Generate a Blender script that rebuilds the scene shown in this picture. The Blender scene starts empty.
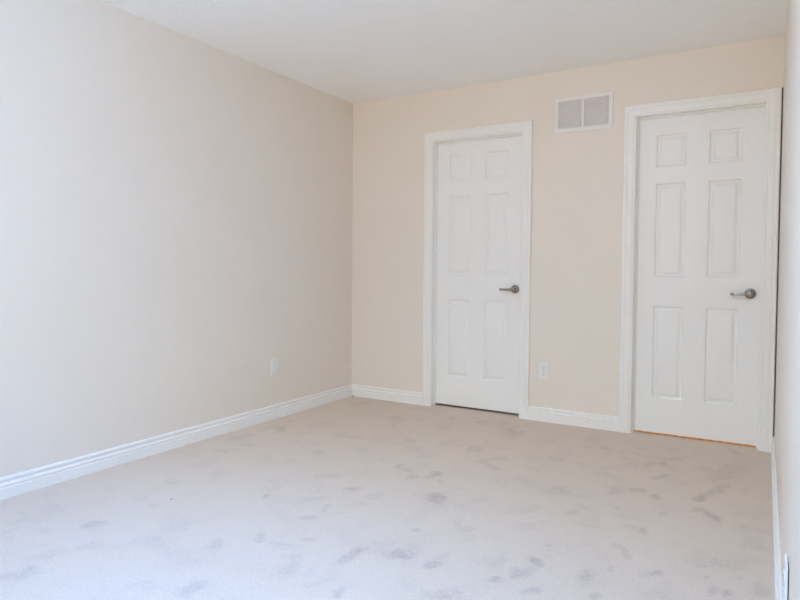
import bpy, bmesh, math, random
from mathutils import Matrix, Vector, noise
C = bpy.context.scene.collection
S = bpy.context.scene
random.seed(4)

# ---------------------------------------------------------------- camera
F_PX = 615.53
F = Vector((-0.50819923, 0.86071103, -0.03016734))
R = Vector((0.8609571, 0.5086178, 0.00779703))
U = Vector((-0.02205463, 0.02201035, 0.99951445))
cd = bpy.data.cameras.new('camera')
cd.sensor_width = 36.0
cd.lens = F_PX / 800 * 36
cd.shift_x = -0.00319
cd.shift_y = -0.01362
cd.clip_start = 0.01
cam = bpy.data.objects.new('camera', cd)
C.objects.link(cam)
M = Matrix((R, U, -F)).transposed().to_4x4()
M.translation = Vector((-0.0628, -4.2369, 1.0582))
cam.matrix_world = M
S.camera = cam

# ---------------------------------------------------------------- room sizes (metres)
W = 3.057          # room runs x = -W .. 0, back wall at y = 0
H = 2.44
YF = -5.20         # front wall, behind the camera
WT = 0.12
WIN = (-2.92, -0.30, 0.75, 2.15)     # the window in the front wall: x0, x1, z0, z1

# ---------------------------------------------------------------- daylight and exposure
SKY_STRENGTH = 14.8
FILL_BELOW = (0.24, 0.39, 0.60)         # blue fill light from below, fitted, no real surface
FILL_LOW = (0.184, 0.122, 0.045)    # made-up warm fill light from just under the horizon
HORIZON = (0.150, 0.105, 0.04)       # warm haze
HAZE = (0.240, 0.220, 0.165)
ZENITH = (0.130, 0.370, 1.0)         # clear blue sky overhead
wd = bpy.data.worlds.new('daylight')
S.world = wd
wd.use_nodes = True
nt = wd.node_tree
nt.nodes.clear()
wo = nt.nodes.new('ShaderNodeOutputWorld')
bg = nt.nodes.new('ShaderNodeBackground')
tc = nt.nodes.new('ShaderNodeTexCoord')
sx = nt.nodes.new('ShaderNodeSeparateXYZ')
cr = nt.nodes.new('ShaderNodeValToRGB')
mr = nt.nodes.new('ShaderNodeMapRange')
mr.inputs['From Min'].default_value = -1
mr.inputs['From Max'].default_value = 1
nt.links.new(tc.outputs['Generated'], sx.inputs[0])
nt.links.new(sx.outputs['Z'], mr.inputs['Value'])
nt.links.new(mr.outputs[0], cr.inputs['Fac'])
# fitted light from outside, from straight down (0) over the horizon (0.5) to straight up (1)
cr.color_ramp.elements[0].position = 0.0
cr.color_ramp.elements[0].color = (*FILL_BELOW, 1)
cr.color_ramp.elements[1].position = 1.0
cr.color_ramp.elements[1].color = (*ZENITH, 1)
for p_, c_ in ((0.30, FILL_BELOW), (0.35, FILL_LOW), (0.48, FILL_LOW), (0.52, HORIZON), (0.58, HORIZON),
               (0.62, HAZE), (0.70, HAZE), (0.75, ZENITH)):
    cr.color_ramp.elements.new(p_).color = (*c_, 1)
nt.links.new(cr.outputs['Color'], bg.inputs['Color'])
bg.inputs['Strength'].default_value = SKY_STRENGTH
nt.links.new(bg.outputs[0], wo.inputs['Surface'])

def area(name, loc, rot, sx_, sy_, power, col, portal=False):
    l = bpy.data.lights.new(name, 'AREA')
    l.shape = 'RECTANGLE'
    l.size = sx_
    l.size_y = sy_
    l.energy = power
    l.color = col
    if portal:
        l.cycles.is_portal = True
    o = bpy.data.objects.new(name, l)
    o.location = loc
    o.rotation_euler = rot
    C.objects.link(o)
    return o

area('window_portal', ((WIN[0] + WIN[1]) / 2, YF - WT - 0.02, (WIN[2] + WIN[3]) / 2), (math.pi / 2, 0, 0),
     WIN[1] - WIN[0], WIN[3] - WIN[2], 1, (1, 1, 1), True)
FILL_LAMP = 122.0  # strength of the added, unseen bedroom lamp; its fitted tint follows
FILL_LAMP_COLOR = (0.365, 0.60, 1.0)

vs = S.view_settings
vs.view_transform = 'Standard'
vs.look = 'None'
vs.gamma = 1.0
vs.use_curve_mapping = False
vs.exposure = 1.08
S.cycles.max_bounces = 16
S.cycles.diffuse_bounces = 12
S.cycles.use_denoising = True
S.cycles.sample_clamp_indirect = 0.0
S.cycles.caustics_reflective = False
S.cycles.caustics_refractive = False

# ---------------------------------------------------------------- materials
def mat(name, col, rough=0.6, metal=0.0, bump=None, spec=0.5, var=None):
    m = bpy.data.materials.new(name)
    m.use_nodes = True
    t = m.node_tree
    b = t.nodes['Principled BSDF']
    b.inputs['Base Color'].default_value = (*col, 1)
    b.inputs['Roughness'].default_value = rough
    b.inputs['Metallic'].default_value = metal
    b.inputs['Specular IOR Level'].default_value = spec
    if bump or var:
        g = t.nodes.new('ShaderNodeTexCoord')
    if bump:
        sc, st, dist, det = bump
        n = t.nodes.new('ShaderNodeTexNoise')
        n.inputs['Scale'].default_value = sc
        n.inputs['Detail'].default_value = det
        t.links.new(g.outputs['Object'], n.inputs['Vector'])
        u = t.nodes.new('ShaderNodeBump')
        u.inputs['Strength'].default_value = st
        u.inputs['Distance'].default_value = dist
        t.links.new(n.outputs['Fac'], u.inputs['Height'])
        t.links.new(u.outputs[0], b.inputs['Normal'])
    if var:
        sc, amt = var
        n = t.nodes.new('ShaderNodeTexNoise')
        n.inputs['Scale'].default_value = sc
        n.inputs['Detail'].default_value = 3
        t.links.new(g.outputs['Object'], n.inputs['Vector'])
        x = t.nodes.new('ShaderNodeMix')
        x.data_type = 'RGBA'
        x.inputs['A'].default_value = (*[c * (1 - amt) for c in col], 1)
        x.inputs['B'].default_value = (*[min(1, c * (1 + amt)) for c in col], 1)
        t.links.new(n.outputs['Fac'], x.inputs['Factor'])
        t.links.new(x.outputs['Result'], b.inputs['Base Color'])
    return m

PAINT = mat('beige wall paint', (0.79, 0.724, 0.645), 0.50, bump=(260, 0.10, 0.002, 3), spec=0.5, var=(3, 0.012))
CEIL = mat('white stippled ceiling', (0.93, 0.935, 0.935), 0.9, bump=(95, 0.35, 0.006, 4), spec=0.1, var=(70, 0.02))
TRIM = mat('white semi gloss trim paint', (0.845, 0.835, 0.81), 0.38, bump=(60, 0.03, 0.001, 2), spec=0.5)
DOORM = mat('white door paint', (0.845, 0.84, 0.82), 0.42, bump=(140, 0.05, 0.001, 3), spec=0.5)
NICKEL = mat('satin nickel', (0.33, 0.315, 0.29), 0.2, 1.0, bump=(300, 0.03, 0.0005, 2))
STEEL = mat('bright screw steel', (0.6, 0.58, 0.56), 0.35, 1.0)
PLASTIC = mat('white plastic', (0.80, 0.79, 0.77), 0.35, var=(5, 0.01))
DARK = mat('dark slot', (0.02, 0.02, 0.02), 0.8, var=(20, 0.1))
VENTM = mat('white enamelled sheet metal', (0.79, 0.76, 0.74), 0.45, var=(8, 0.01))
DUCT = mat('pale inner grille', (0.56, 0.52, 0.51), 0.6, 0.0, var=(9, 0.1))
VINYL = mat('white vinyl window', (0.8, 0.8, 0.8), 0.4, var=(5, 0.01))
LINT = mat('dark lint', (0.16, 0.15, 0.16), 0.9, var=(80, 0.2))

def carpet_mat():
    m = bpy.data.materials.new('beige cut pile carpet')
    m.use_nodes = True
    t = m.node_tree
    N = t.nodes.new
    L = t.links.new
    b = t.nodes['Principled BSDF']
    b.inputs['Roughness'].default_value = 1.0
    b.inputs['Specular IOR Level'].default_value = 0.05
    b.inputs['Sheen Weight'].default_value = 0.15
    b.inputs['Sheen Roughness'].default_value = 0.6
    g = N('ShaderNodeTexCoord')
    at = N('ShaderNodeAttribute')
    at.attribute_name = 'trodden'
    fine = N('ShaderNodeTexNoise')
    fine.inputs['Scale'].default_value = 140
    fine.inputs['Detail'].default_value = 5
    fine.inputs['Roughness'].default_value = 0.75
    mid = N('ShaderNodeTexNoise')
    mid.inputs['Scale'].default_value = 42
    mid.inputs['Detail'].default_value = 4
    mid.inputs['Roughness'].default_value = 0.7
    big = N('ShaderNodeTexNoise')
    big.inputs['Scale'].default_value = 5
    big.inputs['Detail'].default_value = 5
    for n in (fine, mid, big):
        L(g.outputs['Object'], n.inputs['Vector'])
    def math_(op, a, b_=None, v=None, clamp=False):
        n = N('ShaderNodeMath')
        n.operation = op
        n.use_clamp = clamp
        L(a, n.inputs[0])
        if b_ is not None:
            L(b_, n.inputs[1])
        elif v is not None:
            n.inputs[1].default_value = v
        return n.outputs[0]
    # trodden pile: mark strength broken up by the tuft noise
    r = N('ShaderNodeMapRange')
    r.inputs['From Min'].default_value = 0.36
    r.inputs['From Max'].default_value = 0.60
    r.inputs['To Min'].default_value = 0.35
    r.inputs['To Max'].default_value = 1.25
    L(mid.outputs['Fac'], r.inputs['Value'])
    mark = math_('MULTIPLY', at.outputs['Fac'], r.outputs[0], clamp=True)
    r2 = N('ShaderNodeMapRange')
    r2.inputs['From Min'].default_value = 0.52
    r2.inputs['From Max'].default_value = 0.72
    r2.inputs['To Max'].default_value = 0.30
    L(big.outputs['Fac'], r2.inputs['Value'])
    r2m = math_('MULTIPLY', r2.outputs[0], r.outputs[0])
    tot = math_('ADD', mark, r2m, clamp=True)
    base = N('ShaderNodeMix')
    base.data_type = 'RGBA'
    base.inputs['A'].default_value = (*[c * 0.66 for c in CARPET], 1)
    base.inputs['B'].default_value = (*[c * 1.34 for c in CARPET], 1)
    L(fine.outputs['Fac'], base.inputs['Factor'])
    mx = N('ShaderNodeMix')
    mx.data_type = 'RGBA'
    mx.blend_type = 'MULTIPLY'
    mx.inputs['B'].default_value = (0.71, 0.70, 0.735, 1)
    L(tot, mx.inputs['Factor'])
    L(base.outputs['Result'], mx.inputs['A'])
    L(mx.outputs['Result'], b.inputs['Base Color'])
    h = math_('ADD', fine.outputs['Fac'], mid.outputs['Fac'])
    u = N('ShaderNodeBump')
    u.inputs['Strength'].default_value = 0.55
    u.inputs['Distance'].default_value = 0.004
    L(h, u.inputs['Height'])
    L(u.outputs[0], b.inputs['Normal'])
    return m
CARPET = (0.665, 0.548, 0.440)
CARPETM = carpet_mat()

def wood_mat():
    m = mat('orange hardwood', (0.62, 0.30, 0.10), 0.4)
    t = m.node_tree
    g = t.nodes.new('ShaderNodeTexCoord')
    w = t.nodes.new('ShaderNodeTexWave')
    w.inputs['Scale'].default_value = 6
    w.inputs['Distortion'].default_value = 3
    w.inputs['Detail'].default_value = 3
    x = t.nodes.new('ShaderNodeMix')
    x.data_type = 'RGBA'
    x.inputs['A'].default_value = (0.66, 0.36, 0.12, 1)
    x.inputs['B'].default_value = (0.48, 0.25, 0.09, 1)
    t.links.new(g.outputs['Object'], w.inputs['Vector'])
    t.links.new(w.outputs['Fac'], x.inputs['Factor'])
    t.links.new(x.outputs['Result'], t.nodes['Principled BSDF'].inputs['Base Color'])
    return m
WOOD = wood_mat()

def glass_mat():
    m = bpy.data.materials.new('clear window glass')
    m.use_nodes = True
    t = m.node_tree
    t.nodes.clear()
    o = t.nodes.new('ShaderNodeOutputMaterial')
    a = t.nodes.new('ShaderNodeBsdfTransparent')
    a.inputs['Color'].default_value = (0.95, 0.97, 0.96, 1)
    b = t.nodes.new('ShaderNodeBsdfGlossy')
    b.inputs['Roughness'].default_value = 0.02
    f = t.nodes.new('ShaderNodeFresnel')
    x = t.nodes.new('ShaderNodeMixShader')
    t.links.new(f.outputs[0], x.inputs[0])
    t.links.new(a.outputs[0], x.inputs[1])
    t.links.new(b.outputs[0], x.inputs[2])
    t.links.new(x.outputs[0], o.inputs['Surface'])
    return m
GLASS = glass_mat()

def glow_mat(col, s):
    m = bpy.data.materials.new('lit lamp glass')
    m.use_nodes = True
    b = m.node_tree.nodes['Principled BSDF']
    b.inputs['Base Color'].default_value = (0.9, 0.88, 0.85, 1)
    b.inputs['Emission Color'].default_value = (*col, 1)
    b.inputs['Emission Strength'].default_value = s
    return m

# ---------------------------------------------------------------- mesh helpers
def tag(o, label=None, cat=None, group=None, kind=None):
    for k, v in (('label', label), ('category', cat), ('group', group), ('kind', kind)):
        if v:
            o[k] = v
    return o

def empty(name, loc):
    o = bpy.data.objects.new(name, None)
    o.location = loc
    o.empty_display_size = 0.1
    C.objects.link(o)
    return o

def world_loc(o):
    v = Vector((0, 0, 0))
    while o:
        v += o.location
        o = o.parent
    return v

def obj(name, bm, m, parent=None, smooth=False, bevel=0, origin=None):
    """links bm (world coordinates) as one mesh object with its origin at 'origin'"""
    bmesh.ops.recalc_face_normals(bm, faces=bm.faces)
    me = bpy.data.meshes.new(name)
    base = Vector(origin) if origin else (world_loc(parent) if parent else Vector((0, 0, 0)))
    bmesh.ops.translate(bm, vec=-base, verts=bm.verts)
    bm.to_mesh(me)
    bm.free()
    for x in (m if isinstance(m, (list, tuple)) else [m]):
        me.materials.append(x)
    if smooth:
        for p in me.polygons:
            p.use_smooth = True
        try:
            me.set_sharp_from_angle(angle=math.radians(smooth if smooth is not True else 40))
        except Exception:
            pass
    o = bpy.data.objects.new(name, me)
    C.objects.link(o)
    if parent:
        o.parent = parent
        o.location = base - world_loc(parent)
    else:
        o.location = base
    if bevel:
        b = o.modifiers.new('bevel', 'BEVEL')
        b.width = bevel
        b.segments = 2
        b.limit_method = 'ANGLE'
    return o

def box(bm, x0, x1, y0, y1, z0, z1, mi=0):
    v = [bm.verts.new((x, y, z)) for x in (x0, x1) for y in (y0, y1) for z in (z0, z1)]
    for f in ((0, 1, 3, 2), (4, 6, 7, 5), (0, 4, 5, 1), (2, 3, 7, 6), (0, 2, 6, 4), (1, 5, 7, 3)):
        bm.faces.new([v[i] for i in f]).material_index = mi
    return bm

def loft(bm, rings, closed=True, cap=True):
    """rings of points -> quads; closed: each ring is a loop"""
    vs_ = [[bm.verts.new(p) for p in r] for r in rings]
    n = len(vs_[0])
    for a, b in zip(vs_, vs_[1:]):
        for i in range(n if closed else n - 1):
            j = (i + 1) % n
            bm.faces.new((a[i], a[j], b[j], b[i]))
    if cap:
        bm.faces.new(vs_[0])
        bm.faces.new(list(reversed(vs_[-1])))
    return bm

def lathe(bm, c, axis, prof, seg=32):
    """prof: (radius, distance along axis)"""
    ax = Vector(axis).normalized()
    u = ax.orthogonal().normalized()
    w = ax.cross(u)
    c = Vector(c)
    rings = [[c + ax * d + (u * math.cos(2 * math.pi * k / seg) + w * math.sin(2 * math.pi * k / seg)) * max(r, 1e-5)
              for k in range(seg)] for r, d in prof]
    return loft(bm, rings)

def tube(bm, pts, radii, seg=16, flat=1.0):
    """tube along pts; flat squashes the section along y"""
    pts = [Vector(p) for p in pts]
    rings = []
    for i, p in enumerate(pts):
        t = (pts[min(i + 1, len(pts) - 1)] - pts[max(i - 1, 0)]).normalized()
        zz = Vector((0, 0, 1))
        u = t.cross(zz).normalized()
        rings.append([p + (u * math.cos(a) * flat + zz * math.sin(a)) * radii[i]
                      for a in [2 * math.pi * k / seg for k in range(seg)]])
    return loft(bm, rings)

# ================================================================ THE SETTING
D1 = dict(cl=-2.295, cr=-1.579, ct=2.050, w=0.073)       # casing inner edges and head
D2 = dict(cl=-0.808, cr=-0.083, ct=2.066, w=0.075)
for d in (D1, D2):
    d['jl'] = d['cl'] + 0.002
    d['jr'] = d['cr'] - 0.002
    d['jt'] = d['ct'] - 0.002

# carpet: a fine grid with the trodden marks as an attribute
MARKS = [
 (-2.432,-2.726,0.018,0.032,0.029,-0.016,0.50), (-2.261,-3.093,0.022,0.041,0.045,-0.020,0.50), (-2.394,-2.462,0.019,0.012,0.020,-0.015,0.35),
 (-2.815,-2.802,0.010,0.020,0.035,-0.016,0.30), (-1.686,-2.860,0.023,0.030,0.033,-0.024,0.60), (-2.537,-2.859,0.027,0.017,0.028,-0.016,0.20),
 (-2.126,-2.703,0.007,0.059,0.041,-0.023,0.20), (-2.057,-2.102,0.016,0.016,0.018,-0.018,0.65), (-1.765,-1.812,0.025,0.015,0.012,-0.017,0.65),
 (-1.862,-2.076,-0.015,0.063,0.009,-0.006,0.35), (-1.892,-1.930,-0.016,0.069,0.009,-0.007,0.30), (-1.726,-2.075,-0.018,0.052,0.015,-0.008,0.50),
 (-1.723,-2.197,0.033,0.020,0.013,-0.017,0.50), (-1.764,-2.449,0.027,-0.011,0.014,-0.032,0.50), (-1.647,-2.322,0.007,0.004,0.012,-0.015,0.60),
 (-1.585,-2.360,0.027,0.016,0.011,-0.014,0.35), (-1.861,-2.582,0.012,0.028,0.036,-0.026,0.45), (-1.367,-2.396,0.006,0.071,0.022,-0.019,0.70),
 (-1.222,-2.307,0.056,0.021,0.019,-0.034,0.80), (-1.248,-2.630,-0.005,0.039,0.018,-0.009,0.80), (-1.485,-2.610,0.002,0.044,0.028,-0.019,0.30),
 (-1.655,-2.455,0.076,0.015,0.005,-0.007,0.25), (-1.616,-1.953,0.027,0.017,0.013,-0.020,0.30), (-1.748,-1.396,0.018,0.032,0.019,-0.028,0.50),
 (-2.283,-1.428,0.014,0.029,0.019,-0.022,0.40), (-1.483,-2.141,0.021,0.013,0.022,-0.033,0.20), (-1.529,-1.433,0.019,0.031,0.024,-0.039,0.85),
 (-1.596,-1.511,0.026,0.016,0.015,-0.026,0.45), (-1.455,-1.494,0.013,0.008,0.013,-0.026,0.40), (-1.368,-1.705,0.044,0.027,0.029,-0.055,0.75),
 (-1.312,-1.144,0.058,-0.024,0.009,-0.032,0.50), (-1.271,-2.068,0.014,0.009,0.007,-0.013,0.60), (-1.199,-2.235,0.007,0.054,0.046,-0.046,0.35),
 (-1.075,-2.299,0.023,0.025,0.012,-0.019,0.75), (-1.079,-2.228,0.014,0.034,0.013,-0.018,0.35), (-0.843,-2.275,0.018,0.011,0.008,-0.019,0.75),
 (-0.765,-2.073,0.030,-0.006,0.005,-0.031,0.85), (-0.799,-2.190,0.023,-0.011,0.003,-0.034,0.60), (-0.762,-2.159,0.016,0.033,0.019,-0.035,0.50),
 (-0.709,-2.293,0.023,0.014,0.008,-0.024,0.60), (-0.764,-1.918,0.013,0.008,0.005,-0.017,0.50), (-0.886,-1.797,0.028,0.017,0.013,-0.038,0.20),
 (-1.101,-1.952,0.028,0.017,0.012,-0.027,0.30), (-0.935,-2.438,0.021,0.043,0.021,-0.028,0.35), (-0.883,-2.108,0.003,0.039,0.021,-0.022,0.30),
 (-0.579,-2.105,0.013,0.025,0.021,-0.047,0.50), (-0.524,-2.210,0.017,0.010,0.004,-0.019,0.70), (-0.772,-1.513,0.026,0.062,0.017,-0.040,0.25),
 (-0.729,-1.473,0.019,-0.015,0.001,-0.017,0.40), (-0.981,-1.642,0.076,0.047,0.016,-0.043,0.20), (-1.112,-1.059,0.040,-0.010,0.008,-0.032,0.25),
 (-1.357,-1.005,0.067,0.042,0.010,-0.026,0.35), (-1.033,-0.846,0.019,0.012,0.010,-0.036,0.40), (-0.585,-1.104,0.044,0.013,0.004,-0.029,0.60),
 (-0.491,-1.155,0.022,-0.012,0.002,-0.041,0.75), (-0.668,-1.203,0.025,0.015,0.006,-0.027,0.40), (-0.305,-1.039,0.028,0.018,0.004,-0.050,0.85),
 (-0.247,-0.894,0.039,0.124,0.012,-0.048,0.50), (-0.306,-1.225,0.024,0.001,0.001,-0.039,0.50), (-0.243,-1.265,0.043,-0.049,-0.003,-0.035,0.85),
 (-0.593,-0.634,0.029,0.044,0.011,-0.054,0.50), (-0.529,-0.574,0.019,0.012,0.005,-0.038,0.60), (-0.481,-0.458,0.039,0.024,0.005,-0.040,0.45),
 (-0.509,-0.834,0.037,0.071,0.007,-0.031,0.45), (-0.777,-0.850,0.018,0.011,0.004,-0.017,0.40), (-0.204,-0.125,0.030,-0.029,-0.002,-0.045,0.50),
 (-0.215,-0.558,0.074,0.168,0.021,-0.143,0.30), (-0.471,-1.587,0.019,-0.025,-0.003,-0.028,0.75), (-0.520,-1.571,0.029,0.018,0.006,-0.031,0.30),
 (-0.493,-1.841,0.021,-0.044,-0.006,-0.018,0.55), (-0.540,-1.791,0.017,0.010,0.005,-0.027,0.40), (-0.518,-1.984,0.009,0.006,0.006,-0.030,0.60),
 (-0.372,-1.929,0.019,0.007,0.003,-0.024,0.85), (-0.405,-1.974,0.018,0.011,0.005,-0.030,0.30), (-0.190,-1.961,0.014,0.009,0.002,-0.029,0.60),
 (-0.154,-1.969,0.014,0.009,0.001,-0.028,0.70), (-0.121,-1.825,0.009,0.005,0.001,-0.016,0.40), (-0.220,-1.877,0.009,0.005,0.001,-0.016,0.40),
 (-0.077,-1.496,0.054,0.033,0.001,-0.060,0.25), (-0.058,-1.880,0.029,0.018,0.000,-0.051,0.40), (-0.433,-1.357,0.019,0.012,0.003,-0.024,0.40),
 (-0.028,-0.853,0.008,0.005,-0.000,-0.045,0.50), (-1.532,-0.886,0.040,0.025,0.025,-0.056,0.50), (-1.746,-0.282,0.030,0.019,0.033,-0.077,0.35),
 (-1.446,-0.405,0.056,0.035,0.026,-0.070,0.45), (-1.527,-0.336,0.058,-0.006,0.016,-0.050,0.40), (-0.979,-0.464,0.026,0.016,0.011,-0.043,0.35),
 (-1.742,-0.893,0.031,0.020,0.019,-0.038,0.35), (-0.881,-0.453,0.026,0.016,0.009,-0.043,0.35), (-2.800,-1.156,0.020,0.026,0.035,-0.038,0.50),
 (-2.399,-0.992,0.011,0.007,0.014,-0.020,0.40), (-2.222,-0.681,0.017,0.011,0.021,-0.034,0.40), (-2.639,-0.913,0.115,0.073,0.049,-0.064,0.15),
 (-2.266,-1.441,0.029,0.018,0.024,-0.030,0.40), (-1.956,-0.949,0.032,0.020,0.022,-0.038,0.35), (-2.865,-1.357,0.011,0.007,0.017,-0.017,0.30),
 (-1.180,-1.625,0.030,0.044,0.017,-0.032,0.20), (-0.901,-1.300,0.038,0.001,0.009,-0.041,0.25)
]
_r = random.Random(11)
for _ in range(150):       # fainter scuffs between the larger ones
    a_, l_ = _r.uniform(0, math.pi), _r.uniform(0.02, 0.085)
    w_ = l_ * _r.uniform(0.25, 0.6)
    MARKS.append((_r.uniform(-2.95, -0.1), _r.uniform(-3.6, -0.15), l_ * math.cos(a_), l_ * math.sin(a_),
                  -w_ * math.sin(a_), w_ * math.cos(a_), _r.uniform(0.10, 0.34)))

def build_floor():
    x0, x1, y0, y1 = -W - WT, WT, YF - WT, 0.055
    bm = bmesh.new()
    st = 0.0125
    nx = int((x1 - x0) / st)
    ny = int((y1 - y0) / st)
    g = [[bm.verts.new((x0 + (x1 - x0) * i / nx, y0 + (y1 - y0) * j / ny, 0)) for j in range(ny + 1)] for i in range(nx + 1)]
    for i in range(nx):
        for j in range(ny):
            bm.faces.new((g[i][j], g[i + 1][j], g[i + 1][j + 1], g[i][j + 1]))
    # edge thickness
    lo = [bm.verts.new((x, y, -0.03)) for x, y in ((x0, y0), (x1, y0), (x1, y1), (x0, y1))]
    bm.faces.new(lo)
    def side(row, a, b):
        bm.faces.new([a] + row + [b])
    side([g[i][0] for i in range(nx + 1)], lo[0], lo[1])
    side([g[nx][j] for j in range(ny + 1)], lo[1], lo[2])
    side([g[i][ny] for i in range(nx, -1, -1)], lo[2], lo[3])
    side([g[0][j] for j in range(ny, -1, -1)], lo[3], lo[0])
    o = obj('floor', bm, CARPETM)
    me = o.data
    at = me.attributes.new('trodden', 'FLOAT', 'POINT')
    inv = []
    for cx, cy, ax, ay, bx, by, s in MARKS:
        det = ax * by - ay * bx
        inv.append((cx, cy, by / det, -bx / det, -ay / det, ax / det, s,
                    1.7 * (abs(ax) + abs(bx)) + 0.05, 1.7 * (abs(ay) + abs(by)) + 0.05))
    vals = []
    for v in me.vertices:
        x, y = v.co.x, v.co.y
        t = 0.0
        if v.co.z > -0.01:
            for cx, cy, a, b, c, d, s, ex, ey in inv:
                dx, dy = x - cx, y - cy
                if abs(dx) < ex and abs(dy) < ey:
                    u_, v_ = a * dx + b * dy, c * dx + d * dy
                    r = math.sqrt(u_ * u_ + v_ * v_) + 0.85 * noise.noise(Vector((x * 17, y * 17, 0))) + 0.3 * noise.noise(Vector((x * 55, y * 55, 3)))
                    if r < 1.35:
                        k = min(1.0, (1.35 - r) / 0.7)
                        t = max(t, s * k)
        vals.append(t)
    at.data.foreach_set('value', vals)
    tag(o, 'beige cut pile carpet with trodden marks covering the whole bedroom floor', 'carpet', kind='structure')
build_floor()

tag(obj('ceiling', box(bmesh.new(), -W - WT, WT, YF - WT, WT, H, H + 0.1), CEIL),
    'white stippled ceiling over the empty bedroom', 'ceiling', kind='structure')
tag(obj('wall_left', box(bmesh.new(), -W - WT, -W, YF - WT, WT, -0.03, H), PAINT),
    'long beige wall on the left with one white wall plate', 'wall', kind='structure')
tag(obj('wall_right', box(bmesh.new(), 0, WT, YF - WT, WT, -0.03, H), PAINT),
    'beige wall on the far right seen almost edge on', 'wall', kind='structure')

bm = bmesh.new()       # back wall with two doorways
box(bm, -W, D1['jl'] - 0.02, 0, WT, -0.03, H)
box(bm, D1['jr'] + 0.02, D2['jl'] - 0.02, 0, WT, -0.03, H)
box(bm, D1['jl'] - 0.02, D1['jr'] + 0.02, 0, WT, D1['jt'] + 0.02, H)
box(bm, D2['jl'] - 0.02, D2['jr'] + 0.02, 0, WT, D2['jt'] + 0.02, H)
box(bm, D2['jr'] + 0.02, -0.0085, 0, WT, -0.03, H)
box(bm, -0.0085, 0, 0.045, WT, -0.03, H)             # slot put into the wall to deepen the shade beside the casing
box(bm, -0.0085, 0, 0, 0.045, D2['ct'] + D2['w'] - 0.001, H)
box(bm, -0.0085, 0, 0, 0.045, -0.03, 0.06)
tag(obj('wall_back', bm, PAINT), 'beige end wall holding the two white doors', 'wall', kind='structure')

bm = bmesh.new()       # front wall with the window opening
box(bm, -W, WIN[0], YF - WT, YF, -0.03, H)
box(bm, WIN[1], 0, YF - WT, YF, -0.03, H)
box(bm, WIN[0], WIN[1], YF - WT, YF, -0.03, WIN[2])
box(bm, WIN[0], WIN[1], YF - WT, YF, WIN[3], H)
tag(obj('wall_front', bm, PAINT), 'beige wall behind the viewer holding the window', 'wall', kind='structure')

# window behind the camera
wn = tag(empty('window_1', ((WIN[0] + WIN[1]) / 2, YF, WIN[2])), 'white vinyl window behind the viewer', 'window', kind='structure')
def ring_bar(bm, x0, x1, z0, z1, t, ya, yb):
    box(bm, x0, x0 + t, ya, yb, z0, z1)
    box(bm, x1 - t, x1, ya, yb, z0, z1)
    box(bm, x0 + t, x1 - t, ya, yb, z0, z0 + t)
    box(bm, x0 + t, x1 - t, ya, yb, z1 - t, z1)
bm = bmesh.new()
ring_bar(bm, WIN[0], WIN[1], WIN[2], WIN[3], 0.04, YF - 0.10, YF - 0.03)
obj('window_frame', bm, VINYL, wn)
xm = (WIN[0] + WIN[1]) / 2
for a, b, yy in ((WIN[0] + 0.04, xm + 0.02, YF - 0.085), (xm - 0.02, WIN[1] - 0.04, YF - 0.055)):
    bm = bmesh.new()
    ring_bar(bm, a, b, WIN[2] + 0.04, WIN[3] - 0.04, 0.035, yy - 0.012, yy + 0.012)
    s = obj('window_sash', bm, VINYL, wn)
    obj('window_pane', box(bmesh.new(), a + 0.035, b - 0.035, yy - 0.002, yy + 0.002, WIN[2] + 0.075, WIN[3] - 0.075), GLASS, s)

# ---- casing and baseboard profiles
CAS = [(0.0, 0.0), (0.0, 0.008), (0.003, 0.0115), (0.010, 0.0125), (0.014, 0.0105), (0.017, 0.0135), (0.034, 0.0155),
       (0.048, 0.0165), (0.052, 0.0145), (0.056, 0.0175), (0.066, 0.0195), (0.074, 0.0185), (0.077, 0.015), (0.077, 0.0)]
def casing_bm(d, y=0.0, side=-1):
    bm = bmesh.new()
    k = d['w'] / 0.077
    rows = []
    for u, v in CAS:
        u *= k
        L_, R_, T = d['cl'] - u, d['cr'] + u, d['ct'] + u
        rows.append([(L_, y + side * v, -0.004), (L_, y + side * v, T), (R_, y + side * v, T), (R_, y + side * v, -0.004)])
    vs_ = [[bm.verts.new(p) for p in r] for r in rows]
    for a, b in zip(vs_, vs_[1:]):
        for i in range(3):
            bm.faces.new((a[i], a[i + 1], b[i + 1], b[i]))
    a, b = vs_[0], vs_[-1]
    for i in range(3):
        bm.faces.new((a[i], a[i + 1], b[i + 1], b[i]))
    bm.faces.new([r[0] for r in vs_])
    bm.faces.new([r[3] for r in vs_])
    return bm

BASE = [(0.0, -0.003), (0.0155, -0.003), (0.0155, 0.047), (0.0130, 0.050), (0.0130, 0.053), (0.0155, 0.056), (0.0155, 0.064),
        (0.0125, 0.067), (0.0065, 0.071), (0.0045, 0.0765), (0.0105, 0.0795), (0.0115, 0.085), (0.0100, 0.092), (0.005, 0.0965), (0.0, 0.097)]
def baseboard(name, fn0, fn1, label):
    """fn(v, z) -> world point of each end"""
    bm = bmesh.new()
    loft(bm, [[fn0(v, z) for v, z in BASE], [fn1(v, z) for v, z in BASE]])
    return tag(obj(name, bm, TRIM, smooth=25), label, 'baseboard', kind='structure')
baseboard('baseboard_left', lambda v, z: (-W + v, YF + v, z), lambda v, z: (-W + v, -v, z),
          'white moulded baseboard running along the foot of the long left wall')
baseboard('baseboard_back', lambda v, z: (-W + v, -v, z), lambda v, z: (D1['cl'] - D1['w'], -v, z),
          'short white baseboard between the left corner and the narrower left door')
baseboard('baseboard_back', lambda v, z: (D1['cr'] + D1['w'], -v, z), lambda v, z: (D2['cl'] - D2['w'], -v, z),
          'short white baseboard on the end wall between the two doors')
baseboard('baseboard_right', lambda v, z: (-v, YF + v, z), lambda v, z: (-v, -0.0005, z),
          'white baseboard along the right wall seen almost edge on')
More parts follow.
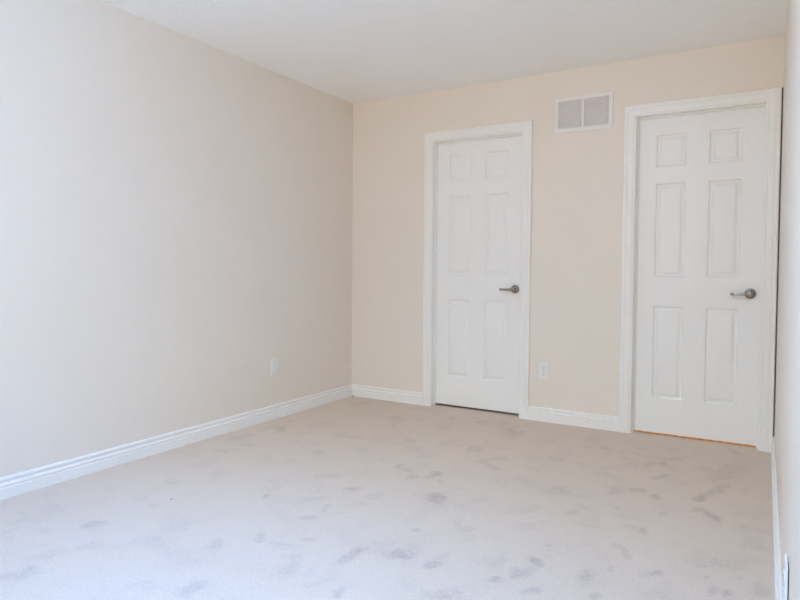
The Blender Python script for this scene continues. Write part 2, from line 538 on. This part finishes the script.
baseboard('baseboard_front', lambda v, z: (-W + v, YF + v, z), lambda v, z: (-v, YF + v, z),
          'white baseboard under the window behind the viewer')

# ---- six panel doors
def rect_ring(x0, x1, z0, z1, d, y):
    return [(x0 + d, y, z0 + d), (x1 - d, y, z0 + d), (x1 - d, y, z1 - d), (x0 + d, y, z1 - d)]

def leaf_bm(L_, R_, Z0, Z1, yf, yb):
    bm = bmesh.new()
    wdt = R_ - L_
    xs = [L_, L_ + 0.110, L_ + 0.292, L_ + 0.412, L_ + 0.594, R_]
    xs[3] = L_ + wdt - (0.594 - 0.412) - 0.117
    xs[4] = L_ + wdt - 0.117
    zs = [Z0, 0.238, 0.840, 1.029, 1.634, 1.738, 1.946, Z1]
    def quad(a):
        bm.faces.new([bm.verts.new(p) for p in a])
    for i in range(5):
        for j in range(7):
            x0, x1, z0, z1 = xs[i], xs[i + 1], zs[j], zs[j + 1]
            if i in (1, 3) and j in (1, 3, 5):
                # moulded edge, sunk margin, sloped raised field
                prof = [(0, 0), (0.002, 0.0005), (0.005, 0.0050), (0.008, 0.0100), (0.0125, 0.0112), (0.0165, 0.0105), (0.031, 0.0030), (0.034, 0.0010), (0.036, 0.0008)]
                rings = [rect_ring(x0, x1, z0, z1, d, yf + s) for d, s in prof]
                vs_ = [[bm.verts.new(p) for p in r] for r in rings]
                for a, b in zip(vs_, vs_[1:]):
                    for k in range(4):
                        bm.faces.new((a[k], a[(k + 1) % 4], b[(k + 1) % 4], b[k]))
                bm.faces.new(vs_[-1])
            else:
                quad([(x0, yf, z0), (x1, yf, z0), (x1, yf, z1), (x0, yf, z1)])
    bmesh.ops.remove_doubles(bm, verts=bm.verts, dist=1e-5)
    # close the slab: edges and back
    be = [e_ for e_ in bm.edges if e_.is_boundary]
    r = bmesh.ops.extrude_edge_only(bm, edges=be)
    nv = [g for g in r['geom'] if isinstance(g, bmesh.types.BMVert)]
    for v in nv:
        v.co.y = yb
    bmesh.ops.contextual_create(bm, geom=[e_ for e_ in bm.edges if e_.is_boundary])
    return bm

def lever(cx, cz, yf, parent):
    h = obj('door_handle', lathe(bmesh.new(), (cx, yf, cz), (0, -1, 0),
            [(0.0315, -0.0005), (0.0320, 0.003), (0.0310, 0.006), (0.0270, 0.0085), (0.0225, 0.0095), (0.0215, 0.0080),
             (0.0195, 0.0095), (0.0160, 0.0125), (0.0135, 0.0150), (0.012, 0.016)], 40), NICKEL, parent, smooth=35,
            origin=(cx, yf, cz))
    h['label'] = 'satin nickel lever handle with a round rose'
    bm = bmesh.new()
    lathe(bm, (cx, yf, cz), (0, -1, 0), [(0.0105, 0.010), (0.0105, 0.034), (0.0125, 0.040), (0.0140, 0.046), (0.0140, 0.054), (0.0115, 0.059), (0.006, 0.0605)], 28)
    pts, rad = [], []
    for k in range(15):
        t = k / 14
        pts.append((cx - 0.006 - 0.080 * t, yf - 0.050 - 0.003 * math.sin(math.pi * t), cz - 0.002 - 0.0015 * t))
        rad.append(0.0105 - 0.0030 * min(1, t * 1.3))
    tube(bm, pts, rad, 16, 0.85)
    x1, y1 = pts[-1][0], pts[-1][1]
    lathe(bm, (x1 + 0.002, y1, cz - 0.0035), (-1, 0, 0), [(0.0060, 0.0), (0.0085, 0.003), (0.0100, 0.008), (0.0100, 0.013), (0.0085, 0.018), (0.004, 0.021)], 20)
    obj('lever', bm, NICKEL, h, smooth=40)
    return h

def door(name, d, zb, hx, hz, label):
    root = tag(empty(name, ((d['jl'] + d['jr']) / 2, 0, 0)), label, 'door', kind='structure')
    yf, yb = 0.050, 0.085
    lf = obj('door_panel', leaf_bm(d['jl'] + 0.002, d['jr'] - 0.002, zb, d['jt'] - 0.003, yf, yb), DOORM, root, smooth=30)
    j = bmesh.new()
    box(j, d['jl'] - 0.018, d['jl'], -0.0005, WT, -0.01, d['jt'] + 0.018)
    box(j, d['jr'], d['jr'] + 0.018, -0.0005, WT, -0.01, d['jt'] + 0.018)
    box(j, d['jl'], d['jr'], -0.0005, WT, d['jt'], d['jt'] + 0.018)
    obj('door_jamb', j, TRIM, root)
    j = bmesh.new()
    s = 0.009
    box(j, d['jl'], d['jl'] + s, 0.032, 0.0485, -0.005, d['jt'])
    box(j, d['jr'] - s, d['jr'], 0.032, 0.0485, -0.005, d['jt'])
    box(j, d['jl'] + s, d['jr'] - s, 0.032, 0.0485, d['jt'] - s, d['jt'])
    obj('door_stop', j, TRIM, root)
    obj('door_casing', casing_bm(d), TRIM, root, smooth=25)
    lever(hx, hz, yf, root)
    return root
door('door_1', D1, 0.018, -1.638, 0.929, 'narrower white six-panel door left of the wall vent with a lever handle')
door('door_2', D2, 0.0125, -0.144, 0.934, 'white six-panel door at the right corner with warm light showing under it')

# ---- what lies beyond the doors: a dark closet and a lit hallway
bm = bmesh.new()
cx0, cx1, cy1 = -2.9, -1.30, 0.75
box(bm, cx0, cx0 + 0.02, WT, cy1, -0.03, H)
box(bm, cx1 - 0.02, cx1, WT, cy1, -0.03, H)
box(bm, cx0, cx1, cy1, cy1 + 0.02, -0.03, H)
box(bm, cx0, cx1, WT, cy1, H, H + 0.1)
tag(obj('wall_closet', bm, PAINT), 'walls of the dark closet behind the narrower left door', 'wall', kind='structure')
tag(obj('floor_closet', box(bmesh.new(), cx0, cx1, 0.055, cy1, -0.03, -0.001), CARPETM),
    'carpet of the dark closet behind the narrower left door', 'floor', kind='structure')
bm = bmesh.new()
hx0, hx1, hy1 = -1.28, 0.5, 1.6
box(bm, hx0, hx0 + 0.02, WT, hy1, -0.03, H)
box(bm, hx1 - 0.02, hx1, WT, hy1, -0.03, H)
box(bm, hx0, hx1, hy1, hy1 + 0.02, -0.03, H)
box(bm, hx0, hx1, WT, hy1, H, H + 0.1)
box(bm, WT, hx1, WT - 0.02, WT, -0.03, H)
tag(obj('wall_hallway', bm, PAINT), 'walls of the lit hallway behind the right door', 'wall', kind='structure')
tag(obj('floor_hallway', box(bmesh.new(), hx0, hx1, 0.056, hy1, -0.03, 0.002), WOOD),
    'orange hardwood hallway floor glimpsed under the right door', 'floor', kind='structure')
hl = tag(empty('unseen_ceiling_light', (-0.05, 0.60, H)), 'round warm ceiling light in the hallway behind the right door', 'ceiling light')
obj('base', lathe(bmesh.new(), (-0.05, 0.60, H), (0, 0, -1), [(0.13, 0.0), (0.13, 0.02), (0.12, 0.025)]), TRIM, hl)
obj('lamp_shade', lathe(bmesh.new(), (-0.05, 0.60, H), (0, 0, -1), [(0.12, 0.025), (0.118, 0.05), (0.09, 0.08), (0.04, 0.095), (0.005, 0.1)]),
    glow_mat((1.0, 0.80, 0.42), 80.0), hl, smooth=True)

# ================================================================ THE THINGS
# ---- flush ceiling light added out of view to fill the room with light
LX, LY = -1.20, -3.55
cl = tag(empty('unseen_ceiling_light', (LX, LY, H)), 'added round ceiling light, out of view, that fills the bedroom with light', 'ceiling light')
obj('base', lathe(bmesh.new(), (LX, LY, H), (0, 0, -1), [(0.15, 0.0), (0.15, 0.018), (0.14, 0.024)], 40), TRIM, cl, smooth=30)
sh = obj('lamp_shade', lathe(bmesh.new(), (LX, LY, H), (0, 0, -1), [(0.135, 0.024), (0.13, 0.045), (0.105, 0.068), (0.06, 0.08), (0.005, 0.085)], 40),
         glow_mat(FILL_LAMP_COLOR, FILL_LAMP), cl, smooth=True)

# ---- return air vent high between the doors
VX0, VX1, VZ0, VZ1 = -1.350, -0.957, 2.013, 2.255
vt = tag(empty('wall_vent', ((VX0 + VX1) / 2, 0, VZ0)), 'white louvred air vent high on the end wall between the doors', 'vent')
bm = bmesh.new()
bw = 0.029
def frame_face(x0, x1, z0, z1):
    prof = [(0.0, 0.0), (0.0, 0.0035), (0.003, 0.007), (bw - 0.003, 0.0085), (bw, 0.0065), (bw, 0.0)]
    vs_ = [[bm.verts.new(p) for p in rect_ring(x0, x1, z0, z1, d, -t)] for d, t in prof]
    vs_.append(vs_[0])
    for a, b in zip(vs_, vs_[1:]):
        for k in range(4):
            bm.faces.new((a[k], a[(k + 1) % 4], b[(k + 1) % 4], b[k]))
frame_face(VX0, VX1, VZ0, VZ1)
xm = (VX0 + VX1) / 2 - 0.002
box(bm, xm - 0.008, xm + 0.008, -0.0065, -0.0006, VZ0 + bw - 0.001, VZ1 - bw + 0.001)
obj('frame', bm, VENTM, vt, smooth=30)
b = obj('backing', box(bmesh.new(), VX0 + bw - 0.001, VX1 - bw + 0.001, -0.0012, -0.0003, VZ0 + bw - 0.001, VZ1 - bw + 0.001), DUCT, vt)
for x0, x1 in ((VX0 + bw, xm - 0.008), (xm + 0.008, VX1 - bw)):
    bm = bmesh.new()
    n = 20
    hgt = (VZ1 - VZ0 - 2 * bw)
    for k in range(n):
        zc = VZ0 + bw + hgt * (k + 0.5) / n
        # pressed blade tilted downwards, open side below
        t = 0.0006
        pr = [(-0.0022, zc + 0.0040), (-0.0052, zc - 0.0030), (-0.0052 + t, zc - 0.0036), (-0.0022 + t * 0.6, zc + 0.0034)]
        loft(bm, [[(x0 + 0.0004, y, z) for y, z in pr], [(x1 - 0.0004, y, z) for y, z in pr]])
    g = obj('louver_grille', bm, VENTM, vt)
for x, z in ((VX0 + 0.012, (VZ0 + VZ1) / 2), (VX1 - 0.012, (VZ0 + VZ1) / 2)):
    obj('screw', lathe(bmesh.new(), (x, -0.0075, z), (0, -1, 0), [(0.0035, -0.001), (0.0035, 0.0008), (0.002, 0.0016)], 14), VENTM, vt, smooth=True)

# ---- wall plates
def plate(bm, org, ux, nx, w, h, t, gap=0.0):
    """bevelled cover plate centred on org; ux along the wall, nx out of the wall"""
    o_, ux, nx, z = Vector(org), Vector(ux), Vector(nx), Vector((0, 0, 1))
    rings = []
    for ins, d in ((0.0015, gap), (0.0, gap + 0.0008), (0.0, t - 0.0025), (0.0012, t - 0.0008), (0.004, t)):
        a, b = w / 2 - ins, h / 2 - ins
        rings.append([o_ + ux * (sx_ * a) + z * (sz * b) + nx * d for sx_, sz in ((-1, -1), (1, -1), (1, 1), (-1, 1))])
    return loft(bm, rings)

def slab(bm, org, ux, nx, cx, cz, w, h, d0, d1, rnd=0.0, seg=6):
    o_, ux, nx, z = Vector(org), Vector(ux), Vector(nx), Vector((0, 0, 1))
    pts = []
    r = min(rnd, w / 2 - 1e-4, h / 2 - 1e-4)
    for sx_, sz, a0 in ((1, 1, 0), (-1, 1, 90), (-1, -1, 180), (1, -1, 270)):
        for k in range(seg + 1 if r > 0 else 1):
            a = math.radians(a0 + 90 * k / seg)
            pts.append((cx + sx_ * (w / 2 - r) + r * math.cos(a) if r > 0 else cx + sx_ * w / 2,
                        cz + sz * (h / 2 - r) + r * math.sin(a) if r > 0 else cz + sz * h / 2))
    return loft(bm, [[o_ + ux * px + z * pz + nx * d for px, pz in pts] for d in (d0, d1)])

def duplex(org, ux, nx, w, h, t, label, gap=0.0):
    root = tag(empty('wall_outlet', org), label, 'outlet')
    obj('cover_plate', plate(bmesh.new(), org, ux, nx, w, h, t, gap), PLASTIC, root, smooth=25)
    if gap:
        obj('gap_shade_box', slab(bmesh.new(), org, ux, nx, 0, 0, w * 0.7, h * 0.75, 0, gap + 0.001), DARK, root)  # spacer coloured near black to paint the shade in the gap
    for cz in (0.0205, -0.0205):
        r = obj('receptacle', slab(bmesh.new(), org, ux, nx, 0, cz, 0.034, 0.029, t - 0.002, t + 0.0022, 0.011), PLASTIC, root, smooth=30,
                origin=Vector(org) + Vector((0, 0, cz)))
        bm = bmesh.new()
        slab(bm, org, ux, nx, -0.0065, cz + 0.004, 0.0022, 0.0085, t + 0.0016, t + 0.0026)
        slab(bm, org, ux, nx, 0.0065, cz + 0.004, 0.0022, 0.0070, t + 0.0016, t + 0.0026)
        slab(bm, org, ux, nx, 0, cz - 0.0075, 0.0052, 0.0052, t + 0.0016, t + 0.0026, 0.0025)
        obj('slots', bm, DARK, r)
    obj('screw', lathe(bmesh.new(), Vector(org) + Vector(nx) * t, nx, [(0.0034, -0.001), (0.0034, 0.0006), (0.002, 0.0012)], 14), STEEL, root, smooth=True)
    return root
duplex((-1.400, 0, 0.356), (1, 0, 0), (0, -1, 0), 0.076, 0.124, 0.0062,
       'white double socket outlet on the end wall between the two doors')
duplex((0, -2.49, 0.300), (0, 1, 0), (-1, 0, 0), 0.076, 0.126, 0.0085,
       'white outlet low on the right wall, seen edge on', gap=0.0025)

org = (-W, -0.947, 0.3665)
sw = tag(empty('wall_plate', org), 'white wall plate with a tall rectangular insert low on the left wall', 'wall plate')
obj('cover_plate', plate(bmesh.new(), org, (0, 1, 0), (1, 0, 0), 0.086, 0.124, 0.0065), PLASTIC, sw, smooth=25)
bm = bmesh.new()
slab(bm, org, (0, 1, 0), (1, 0, 0), 0, 0, 0.036, 0.070, 0.005, 0.0095, 0.002)
ins = obj('insert', bm, PLASTIC, sw, smooth=30)
for cz in (0.048, -0.048):
    obj('screw', lathe(bmesh.new(), (-W + 0.0065, -0.947, 0.3675 + cz), (1, 0, 0), [(0.0030, -0.001), (0.0030, 0.0005), (0.002, 0.0010)], 14), PLASTIC, sw, smooth=True)

# ---- a dark bit of lint on the carpet, and one in the left corner
def lint(x, y, s, label, seed):
    bm = bmesh.new()
    bmesh.ops.create_icosphere(bm, subdivisions=2, radius=s)
    for v in bm.verts:
        v.co *= 1 + 0.5 * noise.noise(v.co * 160 + Vector((seed, 0, 0)))
        v.co.z *= 0.55
        v.co += Vector((x, y, s * 0.45))
    tag(obj('lint_ball', bm, LINT, smooth=True, origin=(x, y, 0)), label, 'lint')
lint(-2.389, -2.367, 0.0048, 'tiny dark bit of lint lying on the open carpet near the left wall', 1)
lint(-3.020, -0.030, 0.008, 'tiny dark bit of lint in the far left corner at the baseboards', 7)
